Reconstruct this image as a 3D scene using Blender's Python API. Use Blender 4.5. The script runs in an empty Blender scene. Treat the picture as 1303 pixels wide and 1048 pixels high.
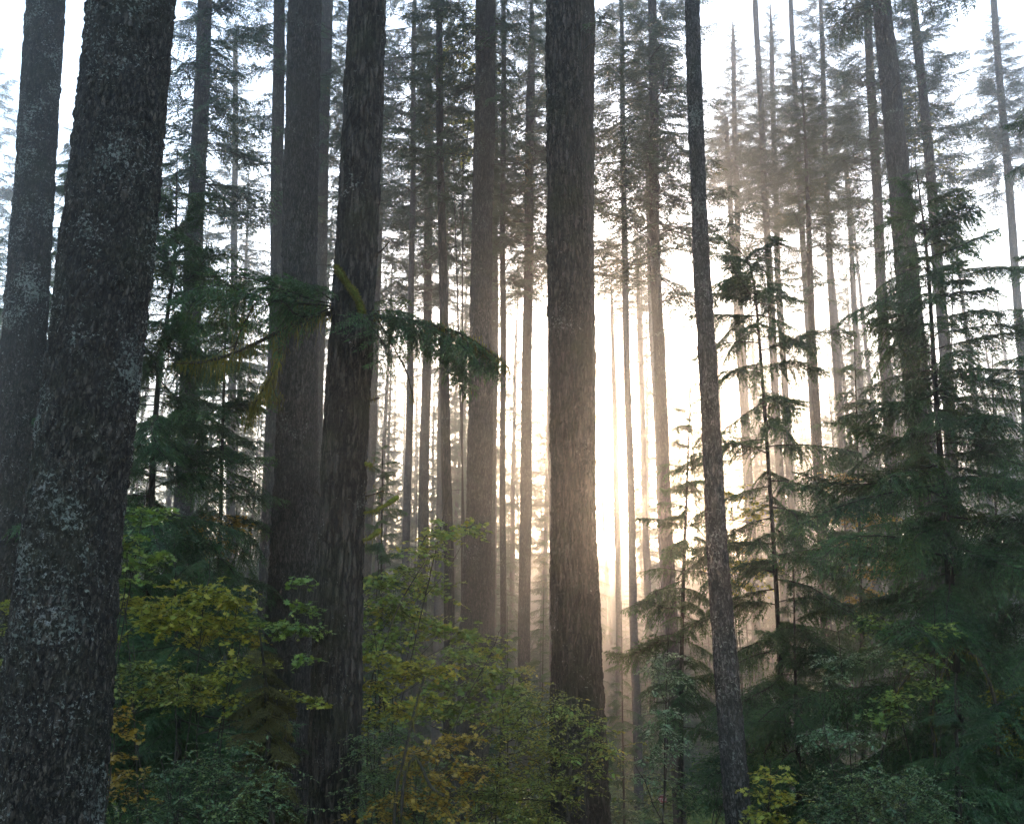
import bpy, math
import numpy as np
from mathutils import Vector, Matrix

# ------------------------------------------------------------------ scene
scene = bpy.context.scene
scene.render.engine = 'CYCLES'
COL = scene.collection
RNG = np.random.default_rng(11)
EYE = 1.8
PITCH = math.radians(14.7)
FPX = 1300.0
CX, CY = 651.5, 524.0
SUN_AZ, SUN_EL = math.radians(6.4), math.radians(10.4)

cam_d = bpy.data.cameras.new('camera')
cam = bpy.data.objects.new('camera', cam_d)
COL.objects.link(cam)
cam_d.sensor_width = 36.0
cam_d.lens = 36.0 * FPX / 1303.0
cam_d.clip_start = 0.05
cam_d.clip_end = 5000
cam.location = (0, 0, EYE)
cam.rotation_euler = (math.pi / 2 + PITCH, 0, 0)
scene.camera = cam


def ray(px, py):
    x = (px - CX) / FPX
    y = (CY - py) / FPX
    return np.array([x, math.cos(PITCH) - y * math.sin(PITCH), math.sin(PITCH) + y * math.cos(PITCH)])


def at(px, py, Y):
    d = ray(px, py)
    s = Y / d[1]
    return np.array([0, 0, EYE]) + d * s


def mpp(px, py, Y):            # metres per photo pixel at that place
    return Y / ray(px, py)[1] / FPX


def sstep(a, b, x):
    t = np.clip((x - a) / (b - a), 0, 1)
    return t * t * (3 - 2 * t)


def ground_z(x, y):
    x = np.asarray(x, float)
    y = np.asarray(y, float)
    z = -4.6 * sstep(4, 33, y) + 3.0 * sstep(45, 85, y) + 30.0 * sstep(85, 240, y)
    z = z + 1.0 * sstep(-2, -12, x) * sstep(4, 10, y) * (1 - sstep(30, 60, y))
    z = z + .16 * np.sin(x * .7 + 1.3) * np.cos(y * .6) + .3 * np.sin(x * .13 + y * .09)
    z = z - .18 * sstep(4, 14, np.hypot(x, y))
    return z


# ------------------------------------------------------------------ noise
def _hash(i, j, k, s):
    h = (i.astype(np.int64) * 73856093) ^ (j.astype(np.int64) * 19349663) ^ (k.astype(np.int64) * 83492791) ^ (s * 2654435761)
    h = (h ^ (h >> 13)) * 1274126177
    h = (h ^ (h >> 16)) & 0xFFFFFF
    return h / float(0xFFFFFF)


def vnoise(p, seed=0):
    f = np.floor(p)
    t = p - f
    t = t * t * (3 - 2 * t)
    i, j, k = f[:, 0], f[:, 1], f[:, 2]
    r = 0
    for a in (0, 1):
        for b in (0, 1):
            for c in (0, 1):
                w = (t[:, 0] if a else 1 - t[:, 0]) * (t[:, 1] if b else 1 - t[:, 1]) * (t[:, 2] if c else 1 - t[:, 2])
                r = r + w * _hash(i + a, j + b, k + c, seed)
    return r


def worley(p, seed=0):
    f = np.floor(p)
    d1 = np.full(len(p), 9.0)
    d2 = np.full(len(p), 9.0)
    idv = np.zeros(len(p))
    for a in (-1, 0, 1):
        for b in (-1, 0, 1):
            for c in (-1, 0, 1):
                i, j, k = f[:, 0] + a, f[:, 1] + b, f[:, 2] + c
                q = np.stack([i + _hash(i, j, k, seed + 1), j + _hash(i, j, k, seed + 2), k + _hash(i, j, k, seed + 3)], 1)
                d = np.linalg.norm(q - p, axis=1)
                hv = _hash(i, j, k, seed + 5)
                closer = d < d1
                d2 = np.where(closer, d1, np.minimum(d2, d))
                idv = np.where(closer, hv, idv)
                d1 = np.where(closer, d, d1)
    return d1, d2, idv


# ------------------------------------------------------------------ mesh helpers
class Geo:
    def __init__(self):
        self.V, self.F, self.M, self.n = [], [], [], 0

    def add(self, V, F, m=0):
        if len(V) == 0:
            return
        self.V.append(np.asarray(V, float))
        self.F.append(np.asarray(F, np.int64) + self.n)
        self.M.append(np.full(len(F), m, np.int32))
        self.n += len(V)

    def arrays(self):
        return np.concatenate(self.V), np.concatenate(self.F), np.concatenate(self.M)

    def add_geo(self, arr, M4=None, scale=None):
        V, F, M = arr
        if M4 is not None:
            V = V @ M4[:3, :3].T + M4[:3, 3]
        self.V.append(V)
        self.F.append(F + self.n)
        self.M.append(M)
        self.n += len(V)


def new_mesh(name, arr, mats, smooth=False):
    V, F, M = arr
    me = bpy.data.meshes.new(name)
    nF = len(F)
    me.vertices.add(len(V))
    me.vertices.foreach_set('co', np.ascontiguousarray(V, np.float32).ravel())
    me.loops.add(nF * 3)
    me.loops.foreach_set('vertex_index', np.ascontiguousarray(F, np.int32).ravel())
    me.polygons.add(nF)
    me.polygons.foreach_set('loop_start', np.arange(0, nF * 3, 3, dtype=np.int32))
    for m in mats:
        me.materials.append(m)
    me.polygons.foreach_set('material_index', np.ascontiguousarray(M, np.int32))
    if smooth:
        me.polygons.foreach_set('use_smooth', np.ones(nF, bool))
    else:
        me.polygons.foreach_set('use_smooth', np.zeros(nF, bool))
    me.update(calc_edges=True)
    return me


def obj(name, me, parent=None, loc=None):
    o = bpy.data.objects.new(name, me)
    COL.objects.link(o)
    if parent is not None:
        o.parent = parent
    if loc is not None:
        o.location = tuple(loc)
    return o


def thing(name, label, cat, loc, group=None):
    o = bpy.data.objects.new(name, None)
    o.empty_display_size = .3
    COL.objects.link(o)
    o.location = tuple(loc)
    o['label'] = label
    o['category'] = cat
    if group:
        o['group'] = group
    return o


def smooth_path(P, n):
    P = np.asarray(P, float)
    if len(P) == 2:
        t = np.linspace(0, 1, n)[:, None]
        return P[0] * (1 - t) + P[1] * t
    Q = np.vstack([2 * P[0] - P[1], P, 2 * P[-1] - P[-2]])
    out = []
    u = np.linspace(0, len(P) - 1 - 1e-9, n)
    for x in u:
        i = int(x)
        t = x - i
        a, b, c, d = Q[i], Q[i + 1], Q[i + 2], Q[i + 3]
        out.append(.5 * ((2 * b) + (-a + c) * t + (2 * a - 5 * b + 4 * c - d) * t * t + (-a + 3 * b - 3 * c + d) * t ** 3))
    return np.array(out)


def tube(P, R, n=6, cap=True):
    P = np.asarray(P, float)
    R = np.broadcast_to(np.asarray(R, float), (len(P),))
    T = np.gradient(P, axis=0)
    T /= np.linalg.norm(T, axis=1)[:, None] + 1e-9
    up = np.array([0, 0, 1.0]) if abs(T[:, 2]).mean() < .8 else np.array([1.0, 0, 0])
    A = np.cross(T, up)
    A /= np.linalg.norm(A, axis=1)[:, None] + 1e-9
    B = np.cross(T, A)
    th = np.linspace(0, 2 * math.pi, n, endpoint=False)
    V = P[:, None, :] + R[:, None, None] * (np.cos(th)[None, :, None] * A[:, None, :] + np.sin(th)[None, :, None] * B[:, None, :])
    V = V.reshape(-1, 3)
    k = len(P)
    i = np.arange(k - 1)[:, None] * n
    j = np.arange(n)[None, :]
    j2 = (j + 1) % n
    a, b, c, d = (i + j).ravel(), (i + j2).ravel(), (i + n + j2).ravel(), (i + n + j).ravel()
    F = np.concatenate([np.stack([a, b, c], 1), np.stack([a, c, d], 1)])
    if cap:
        V = np.vstack([V, P[-1] + T[-1] * R[-1] * .6])
        e = len(V) - 1
        jj = np.arange(n)
        F = np.vstack([F, np.stack([(k - 1) * n + jj, (k - 1) * n + (jj + 1) % n, np.full(n, e)], 1)])
    return V, F


def rotm(az, pitch, roll=0.0):
    """X axis -> azimuth az, pitched up by pitch, rolled about itself."""
    return np.array(Matrix.Rotation(az, 3, 'Z') @ Matrix.Rotation(-pitch, 3, 'Y') @ Matrix.Rotation(roll, 3, 'X'))


def m4(R, t, s=1.0):
    M = np.eye(4)
    M[:3, :3] = R * s
    M[:3, 3] = t
    return M


# ------------------------------------------------------------------ materials
def mat_base(name):
    m = bpy.data.materials.new(name)
    m.use_nodes = True
    nt = m.node_tree
    nt.nodes.clear()
    return m, nt


def N(nt, t, **kw):
    n = nt.nodes.new(t)
    for k, v in kw.items():
        if k.startswith('_'):
            setattr(n, k[1:], v)
        else:
            n.inputs[k.replace('_', ' ')].default_value = v
    return n


def ramp(nt, fac, stops):
    r = nt.nodes.new('ShaderNodeValToRGB')
    e = r.color_ramp.elements
    while len(e) < len(stops):
        e.new(.5)
    for q, (p, c) in zip(e, stops):
        q.position = p
        q.color = (*c, 1) if len(c) == 3 else c
    nt.links.new(fac, r.inputs[0])
    return r.outputs[0]


def mixc(nt, f, a, b, mode='MIX'):
    n = nt.nodes.new('ShaderNodeMix')
    n.data_type = 'RGBA'
    n.blend_type = mode
    for s, v in ((0, f), (6, a), (7, b)):
        if hasattr(v, 'links'):
            nt.links.new(v, n.inputs[s])
        else:
            n.inputs[s].default_value = v if not isinstance(v, tuple) else ((*v, 1) if len(v) == 3 else v)
    return n.outputs[2]


def math_n(nt, op, a, b=0.0, clamp=False):
    n = nt.nodes.new('ShaderNodeMath')
    n.operation = op
    n.use_clamp = clamp
    for s, v in ((0, a), (1, b)):
        if hasattr(v, 'links'):
            nt.links.new(v, n.inputs[s])
        else:
            n.inputs[s].default_value = v
    return n.outputs[0]


def bark_mat(name, c_dark, c_mid, c_light, lichen=.3, moss=.2, lich_col=(.23, .25, .215), vs=.24, fis=24.0):
    m, nt = mat_base(name)
    out = N(nt, 'ShaderNodeOutputMaterial')
    b = N(nt, 'ShaderNodeBsdfPrincipled', Roughness=.92)
    b.inputs['Specular IOR Level'].default_value = .25
    nt.links.new(b.outputs[0], out.inputs[0])
    tc = N(nt, 'ShaderNodeTexCoord')
    mp = N(nt, 'ShaderNodeMapping')
    mp.inputs['Scale'].default_value = (1, 1, vs)
    nt.links.new(tc.outputs['Object'], mp.inputs[0])
    n1 = N(nt, 'ShaderNodeTexNoise', Scale=16.0, Detail=6.0, Roughness=.65)
    nt.links.new(mp.outputs[0], n1.inputs['Vector'])
    n2 = N(nt, 'ShaderNodeTexNoise', Scale=70.0, Detail=4.0, Roughness=.7)
    nt.links.new(mp.outputs[0], n2.inputs['Vector'])
    s = math_n(nt, 'ADD', math_n(nt, 'MULTIPLY', n1.outputs[0], .6), math_n(nt, 'MULTIPLY', n2.outputs[0], .4))
    c = ramp(nt, s, [(.34, c_dark), (.5, c_mid), (.66, c_light)])
    # dark fissures between the plates
    wn = N(nt, 'ShaderNodeTexNoise', Scale=11.0, Detail=6.0, Roughness=.7)
    nt.links.new(mp.outputs[0], wn.inputs['Vector'])
    wv = N(nt, 'ShaderNodeVectorMath', _operation='MULTIPLY_ADD')
    nt.links.new(wn.outputs['Color'], wv.inputs[0])
    wv.inputs[1].default_value = (.17, .17, .17)
    nt.links.new(mp.outputs[0], wv.inputs[2])
    vo = N(nt, 'ShaderNodeTexVoronoi', Scale=fis)
    vo.feature = 'DISTANCE_TO_EDGE'
    nt.links.new(wv.outputs[0], vo.inputs['Vector'])
    fz = ramp(nt, vo.outputs['Distance'], [(.02, (.12, .12, .12)), (.22, (1, 1, 1))])
    c = mixc(nt, 1.0, c, fz, 'MULTIPLY')
    s = math_n(nt, 'ADD', s, math_n(nt, 'MULTIPLY', fz, .7))
    # broad tone drift along the stem
    n3 = N(nt, 'ShaderNodeTexNoise', Scale=.9, Detail=3.0)
    nt.links.new(tc.outputs['Object'], n3.inputs['Vector'])
    c = mixc(nt, math_n(nt, 'MULTIPLY', ramp(nt, n3.outputs[0], [(.4, (0, 0, 0)), (.65, (1, 1, 1))]), .45), c, tuple(x * .55 for x in c_mid))
    # moss film
    n5 = N(nt, 'ShaderNodeTexNoise', Scale=1.3, Detail=6.0, Roughness=.7)
    nt.links.new(tc.outputs['Object'], n5.inputs['Vector'])
    c = mixc(nt, math_n(nt, 'MULTIPLY', ramp(nt, n5.outputs[0], [(.48, (0, 0, 0)), (.7, (1, 1, 1))]), moss), c, (.035, .045, .012))
    # lichen flakes: crisp small patches gathered in larger drifts
    l1 = N(nt, 'ShaderNodeTexNoise', Scale=27.0, Detail=5.0, Roughness=.72, Distortion=.6)
    nt.links.new(tc.outputs['Object'], l1.inputs['Vector'])
    l2 = N(nt, 'ShaderNodeTexNoise', Scale=1.6, Detail=3.0, Roughness=.6)
    nt.links.new(tc.outputs['Object'], l2.inputs['Vector'])
    th = math_n(nt, 'SUBTRACT', math_n(nt, 'ADD', l1.outputs[0], math_n(nt, 'MULTIPLY', math_n(nt, 'SUBTRACT', l2.outputs[0], .5), .55)), .75 - .3 * lichen)
    lm = math_n(nt, 'MULTIPLY', th, 26.0, True)
    l3 = N(nt, 'ShaderNodeTexNoise', Scale=5.0, Detail=2.0)
    nt.links.new(tc.outputs['Object'], l3.inputs['Vector'])
    lc = ramp(nt, l3.outputs[0], [(.35, tuple(x * .55 for x in lich_col)), (.5, lich_col), (.68, (lich_col[0] * 1.35, lich_col[1] * 1.2, lich_col[2] * 1.3))])
    c = mixc(nt, math_n(nt, 'MULTIPLY', lm, .72), c, lc)
    nt.links.new(c, b.inputs['Base Color'])
    bp = N(nt, 'ShaderNodeBump', Strength=1.0, Distance=.03)
    nt.links.new(math_n(nt, 'ADD', s, math_n(nt, 'MULTIPLY', lm, .25)), bp.inputs['Height'])
    nt.links.new(bp.outputs[0], b.inputs['Normal'])
    return m


def leaf_mat(name, stops, trans=.35, rough=.5, nscale=1.5, isl=.6, spec=.4):
    """stops: colour ramp over a mix of per-leaf random value and a slow noise."""
    m, nt = mat_base(name)
    out = N(nt, 'ShaderNodeOutputMaterial')
    b = N(nt, 'ShaderNodeBsdfPrincipled', Roughness=rough)
    b.inputs['Specular IOR Level'].default_value = spec
    t = N(nt, 'ShaderNodeBsdfTranslucent')
    mx = N(nt, 'ShaderNodeMixShader')
    mx.inputs[0].default_value = trans
    nt.links.new(b.outputs[0], mx.inputs[1])
    nt.links.new(t.outputs[0], mx.inputs[2])
    nt.links.new(mx.outputs[0], out.inputs[0])
    g = N(nt, 'ShaderNodeNewGeometry')
    oi = N(nt, 'ShaderNodeObjectInfo')
    n = N(nt, 'ShaderNodeTexNoise', Scale=nscale, Detail=2.0)
    nt.links.new(g.outputs['Position'], n.inputs['Vector'])
    ns = ramp(nt, n.outputs[0], [(.3, (0, 0, 0)), (.7, (1, 1, 1))])
    v = math_n(nt, 'ADD', math_n(nt, 'MULTIPLY', g.outputs['Random Per Island'], isl), math_n(nt, 'MULTIPLY', ns, 1 - isl))
    v = math_n(nt, 'ADD', v, math_n(nt, 'MULTIPLY', math_n(nt, 'SUBTRACT', oi.outputs['Random'], .5), .2), True)
    c = ramp(nt, v, stops)
    nt.links.new(c, b.inputs['Base Color'])
    c2 = mixc(nt, 1.0, c, (1.25, 1.15, .6), 'MULTIPLY')
    nt.links.new(c2, t.inputs['Color'])
    return m


def plain_mat(name, stops, scale=8.0, rough=.85, bump=.4, spec=.2, metal=0.0):
    m, nt = mat_base(name)
    out = N(nt, 'ShaderNodeOutputMaterial')
    b = N(nt, 'ShaderNodeBsdfPrincipled', Roughness=rough, Metallic=metal)
    b.inputs['Specular IOR Level'].default_value = spec
    nt.links.new(b.outputs[0], out.inputs[0])
    tc = N(nt, 'ShaderNodeTexCoord')
    n = N(nt, 'ShaderNodeTexNoise', Scale=scale, Detail=6.0, Roughness=.65)
    nt.links.new(tc.outputs['Object'], n.inputs['Vector'])
    nt.links.new(ramp(nt, n.outputs[0], stops), b.inputs['Base Color'])
    if bump:
        bp = N(nt, 'ShaderNodeBump', Strength=bump, Distance=.02)
        nt.links.new(n.outputs[0], bp.inputs['Height'])
        nt.links.new(bp.outputs[0], b.inputs['Normal'])
    return m


M_BARK_L = bark_mat('lichen_bark', (.020, .0155, .012), (.060, .047, .038), (.15, .122, .102), lichen=.56, moss=.35, lich_col=(.33, .36, .31), vs=.34, fis=23.0)
M_BARK_D = bark_mat('dark_bark', (.018, .014, .011), (.056, .044, .036), (.14, .114, .095), lichen=.30, moss=.4, vs=.17, fis=13.0)
M_BARK_M = bark_mat('grey_bark', (.026, .021, .018), (.075, .061, .053), (.165, .14, .122), lichen=.34, moss=.3, vs=.2, fis=20.0)
M_BARK_S = bark_mat('speckled_bark', (.03, .027, .025), (.085, .077, .072), (.19, .178, .165), lichen=.5, moss=.2, vs=.3, fis=26.0)
M_BARK_F = plain_mat('far_bark', [(.35, (.03, .025, .024)), (.65, (.085, .07, .066))], 9.0, .95, .5)
M_TWIG = plain_mat('twig_wood', [(.35, (.018, .015, .012)), (.65, (.055, .045, .035))], 20.0, .9, .3)
M_NEEDLE_Y = leaf_mat('hemlock_needles', [(.1, (.016, .042, .014)), (.45, (.032, .082, .026)), (.8, (.056, .12, .034)), (.98, (.10, .13, .03))], .3, .5, 1.2, .45)
M_NEEDLE_F = leaf_mat('fir_needles', [(.1, (.024, .046, .030)), (.5, (.044, .084, .050)), (.85, (.07, .115, .06)), (.99, (.16, .13, .03))], .3, .6, .6, .45)
M_NEEDLE_O = leaf_mat('olive_needles', [(.1, (.03, .032, .010)), (.5, (.07, .066, .016)), (.9, (.13, .105, .022))], .35, .6, 1.2, .45)
M_MAPLE_Y = leaf_mat('yellow_green_leaves', [(.05, (.15, .19, .03)), (.4, (.28, .29, .045)), (.75, (.40, .35, .05)), (.97, (.45, .27, .035))], .35, .5, 2.0, .55)
M_MAPLE_G = leaf_mat('green_leaves', [(.05, (.09, .16, .045)), (.5, (.18, .27, .06)), (.85, (.29, .32, .06)), (.98, (.42, .32, .05))], .35, .45, 2.0, .55)
M_MAPLE_O = leaf_mat('gold_leaves', [(.05, (.18, .13, .035)), (.45, (.33, .215, .035)), (.8, (.35, .235, .03)), (.98, (.30, .13, .03))], .35, .5, 2.0, .55)
M_HUCK = leaf_mat('small_green_leaves', [(.05, (.05, .095, .045)), (.5, (.10, .16, .065)), (.9, (.18, .22, .065))], .3, .4, 2.0, .55)
M_HUCK_Y = leaf_mat('small_olive_leaves', [(.05, (.10, .14, .035)), (.5, (.19, .215, .045)), (.8, (.28, .25, .045)), (.97, (.36, .25, .035))], .35, .45, 2.0, .55)
M_GLOSS = leaf_mat('pale_glossy_leaves', [(.05, (.07, .14, .06)), (.5, (.13, .23, .11)), (.9, (.22, .30, .17))], .2, .3, 2.0, .6, .6)
M_FERN = leaf_mat('fern_leaves', [(.05, (.02, .045, .018)), (.6, (.05, .09, .03)), (.95, (.12, .11, .03))], .3, .5, 1.0, .5)
M_MOSS = leaf_mat('hanging_moss', [(.05, (.05, .048, .012)), (.5, (.12, .11, .024)), (.9, (.21, .185, .045))], .4, .9, 3.0, .5, .1)
M_MOSSB = plain_mat('cushion_moss', [(.3, (.05, .065, .010)), (.5, (.12, .14, .018)), (.7, (.22, .24, .03))], 30.0, .95, .9)

# ------------------------------------------------------------------ conifer boughs


def twiglets(P, D, L, W, rng, up=None):
    """P base points, D unit directions, L lengths, W widths -> small pointed needle sprays (2 tris)."""
    n = len(P)
    nrm = np.tile([0, 0, 1.0], (n, 1)) + rng.normal(0, .45, (n, 3))
    S = np.cross(D, nrm)
    S /= np.linalg.norm(S, axis=1)[:, None] + 1e-9
    mid = P + D * (L * .42)[:, None]
    sag = np.zeros((n, 3))
    sag[:, 2] = -L * .12
    tip = P + D * L[:, None] + sag
    V = np.stack([P, mid + S * (W / 2)[:, None], tip, mid - S * (W / 2)[:, None]], 1).reshape(-1, 3)
    b = np.arange(n) * 4
    F = np.concatenate([np.stack([b, b + 1, b + 2], 1), np.stack([b, b + 2, b + 3], 1)])
    return V, F


def make_bough(rng, L=1.6, n_sec=64, sec_max=.5, step=.035, tl=.085, tw=.024, rise=.12, droop=.5, hang=.5, wood=.012, bare=.08, needle=0, density=1.0):
    g = Geo()
    w1, w2 = rng.normal(0, .05, 2)

    def axis(t):
        t = np.asarray(t, float)
        return np.stack([L * t * (1 - .12 * droop * t), L * (w1 * np.sin(3 * t) + w2 * np.sin(7 * t)), L * (rise * t - droop * t ** 2 * .5)], -1)
    ts = np.linspace(0, 1, 9)
    g.add(*tube(axis(ts), wood * (1.05 - ts) + .0018, 5), m=1)
    P, D, LL, WW = [], [], [], []
    for i in range(n_sec):
        t = bare + (1 - bare) * (i + rng.random()) / n_sec
        side = 1 if i % 2 else -1
        shape = ((1 - t) ** .75 * .92 + .10) * min(1, (t - bare) * 4 + .35)
        ls = sec_max * shape * rng.uniform(.55, 1.2)
        if rng.random() > density:
            continue
        a = math.radians(rng.normal(58, 11)) * side
        dz = rng.uniform(-.35, .08)
        d = np.array([math.cos(a), math.sin(a), dz])
        d /= np.linalg.norm(d)
        s = np.arange(step * .5, ls, step)
        if len(s) == 0:
            s = np.array([step * .5])
        A = axis(t)
        pts = A + d * s[:, None]
        pts[:, 2] -= hang * s ** 2 / max(ls, .1)
        if ls > .12:
            q = A + d * np.array([0, ls * .55, ls])[:, None]
            q[:, 2] -= hang * np.array([0, .3 * ls, ls])
            g.add(*tube(q, [wood * .34, wood * .22, .0012], 3, False), m=1)
        dd = np.tile(d, (len(s), 1))
        dd[:, 2] -= 2 * hang * s / max(ls, .1) * .5
        for sg in (1, -1):
            c, sn = math.cos(sg * .85), math.sin(sg * .85)
            e = np.stack([dd[:, 0] * c - dd[:, 1] * sn, dd[:, 0] * sn + dd[:, 1] * c, dd[:, 2]], 1)
            e += rng.normal(0, .22, e.shape)
            e /= np.linalg.norm(e, axis=1)[:, None]
            P.append(pts)
            D.append(e)
            lt = tl * rng.uniform(.55, 1.25, len(s)) * (1 - .45 * s / max(ls, .01))
            LL.append(lt)
            WW.append(np.full(len(s), tw) * rng.uniform(.7, 1.2, len(s)))
        P.append(pts[-1:])
        D.append(dd[-1:] / np.linalg.norm(dd[-1]))
        LL.append(np.array([tl * 1.2]))
        WW.append(np.array([tw]))
    g.add(*twiglets(np.concatenate(P), np.concatenate(D), np.concatenate(LL), np.concatenate(WW), rng), m=0)
    return g.arrays()


def dead_bough(rng, L=1.6, wood=.012):
    g = Geo()
    w1, w2 = rng.normal(0, .07, 2)
    dr = rng.uniform(-.1, .35)

    def axis(t):
        t = np.asarray(t, float)
        return np.stack([L * t, L * (w1 * np.sin(3 * t) + w2 * np.sin(8 * t)), L * (.1 * t - dr * t * t)], -1)
    ts = np.linspace(0, 1, 8)
    g.add(*tube(axis(ts), wood * (1.05 - ts) + .0015, 5), m=1)
    for i in range(int(rng.integers(4, 9))):
        t = rng.uniform(.25, .95)
        a = rng.uniform(.5, 1.1) * (1 if i % 2 else -1)
        l = L * rng.uniform(.1, .35)
        d = np.array([math.cos(a), math.sin(a), rng.uniform(-.5, .2)])
        u = np.linspace(0, 1, 4)[:, None]
        q = axis(t) + d * l * u
        q[:, 2] -= .3 * l * u[:, 0] ** 2
        g.add(*tube(q, np.linspace(wood * .4, .001, 4), 4, False), m=1)
    return g.arrays()


b_rng = np.random.default_rng(5)
BOUGH_Y = [make_bough(b_rng, 1.6, 84, .66, .03, .095, .028, rise=b_rng.uniform(.05, .22), droop=b_rng.uniform(.3, .6), hang=.45) for _ in range(6)]
BOUGH_W = [make_bough(b_rng, 1.6, 56, .6, .032, .11, .019, rise=b_rng.uniform(.05, .25), droop=b_rng.uniform(.45, .85), hang=.7, density=.85) for _ in range(5)]
BOUGH_B = [make_bough(b_rng, 2.6, 112, .9, .036, .092, .025, rise=b_rng.uniform(.05, .22), droop=b_rng.uniform(.35, .7), hang=b_rng.uniform(.45, .7), wood=.016, density=.92) for _ in range(5)]
BOUGH_F = [make_bough(b_rng, 3.0, 46, 1.1, .085, .19, .055, rise=b_rng.uniform(-.1, .2), droop=b_rng.uniform(.15, .55), hang=b_rng.uniform(.3, .8), wood=.026, bare=.18, density=.92) for _ in range(8)]
DEAD = [dead_bough(b_rng, 2.0, .016) for _ in range(5)]


def crown_fir(rng, H=28.0, Lmax=3.0, per_m=6.0, dead_below=6.0, gap=.25):
    """Crown along +z from 0 (lowest live bough) to H; bare dead branches reach below it."""
    g = Geo()
    n = int(H * per_m)
    az = 0
    for i in range(n):
        h = (i + rng.random()) / n
        z = H * h
        az += 2.4 + rng.normal(0, .5)
        prof = min(1, .55 + 2.2 * h) * (1 - h) ** .8 + .06
        l = Lmax * prof * rng.uniform(.55, 1.15)
        if rng.random() < gap * (1 - h) + .6 * max(0, 1 - h / .3) ** 1.5:
            continue
        tpl = BOUGH_F[int(rng.integers(len(BOUGH_F)))]
        pit = math.radians(rng.normal(-8 + 30 * h, 11))
        g.add_geo(tpl, m4(rotm(az, pit, rng.normal(0, .25)), (0, 0, z), l / 3.0))
    for i in range(int(dead_below * 4)):
        z = -dead_below * rng.random() ** 1.3
        tpl = DEAD[int(rng.integers(len(DEAD)))]
        l = rng.uniform(.5, 2.6) * (1 + z / dead_below * .6)
        g.add_geo(tpl, m4(rotm(rng.uniform(0, 6.3), math.radians(rng.normal(-8, 16))), (0, 0, z), l / 2.0))
    return g.arrays()


c_rng = np.random.default_rng(21)
CROWNS = [new_mesh('fir_crown', crown_fir(c_rng, 28, Lm, pm, db, gp), [M_NEEDLE_F, M_TWIG]) for Lm, pm, db, gp in
          ((3.4, 7.0, 7, .25), (2.9, 7.6, 5, .2), (3.7, 6.6, 8, .3), (2.7, 6.6, 6, .3))]
ME_BOUGH_Y = [new_mesh('bough', b, [M_NEEDLE_Y, M_TWIG]) for b in BOUGH_Y]
ME_BOUGH_W = [new_mesh('bough', b, [M_NEEDLE_Y, M_TWIG]) for b in BOUGH_W]
ME_BOUGH_B = [new_mesh('bough', b, [M_NEEDLE_Y, M_TWIG]) for b in BOUGH_B]
ME_BOUGH_O = [new_mesh('bough', b, [M_NEEDLE_O, M_TWIG]) for b in BOUGH_Y[:3]]
ME_DEAD = [new_mesh('dead_branch', d, [M_TWIG, M_TWIG]) for d in DEAD]


# ------------------------------------------------------------------ trunks
def trunk_arrays(P, R, nseg, dz, zlo, zhi, amp, cell, seed, vs=.38, mode='plate'):
    """P centre points low to high, R radii; fine rings between zlo and zhi."""
    P = np.asarray(P, float)
    R = np.asarray(R, float)
    z0, z1 = P[0, 2], P[-1, 2]
    zs = [z0]
    while zs[-1] < z1:
        zz = zs[-1]
        zs.append(zz + (dz if zlo <= zz <= zhi else max(dz * 6, .35)))
    zs = np.array(zs)
    zs[-1] = z1
    cx = np.interp(zs, P[:, 2], P[:, 0])
    cy = np.interp(zs, P[:, 2], P[:, 1])
    r = np.interp(zs, P[:, 2], R)
    # a slight natural sway
    cx = cx + .02 * np.sin(zs * .55 + seed)
    th = np.linspace(0, 2 * math.pi, nseg, endpoint=False)
    TH, Z = np.meshgrid(th, zs)
    RR = np.repeat(r[:, None], nseg, 1)
    x, y = np.cos(TH) * RR, np.sin(TH) * RR
    q = np.stack([x.ravel(), y.ravel(), Z.ravel()], 1)
    d = (vnoise(q * [2.2, 2.2, .7], seed) - .5) * .10 * RR.ravel()
    if amp > 0:
        w = q * [1, 1, vs] / cell
        w = w + (np.stack([vnoise(q * 9, seed + 7), vnoise(q * 9, seed + 8), vnoise(q * 9, seed + 9)], 1) - .5) * .9
        d1, d2, idv = worley(w, seed)
        crack = np.clip((d2 - d1) / .35, 0, 1)
        d = d + amp * (crack ** .7 - .8) + amp * .7 * (idv - .5) * crack
        d = d + amp * .5 * (vnoise(q * [60, 60, 40], seed + 4) - .5)
    sc = 1 + d / np.maximum(RR.ravel(), 1e-4)
    V = np.stack([cx.repeat(nseg) + q[:, 0] * sc, cy.repeat(nseg) + q[:, 1] * sc, q[:, 2]], 1)
    k = len(zs)
    i = np.arange(k - 1)[:, None] * nseg
    j = np.arange(nseg)[None, :]
    j2 = (j + 1) % nseg
    a, b, c, e = (i + j).ravel(), (i + j2).ravel(), (i + nseg + j2).ravel(), (i + nseg + j).ravel()
    F = np.concatenate([np.stack([a, b, c], 1), np.stack([a, c, e], 1)])
    return V, F, np.zeros(len(F), np.int32)


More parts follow.
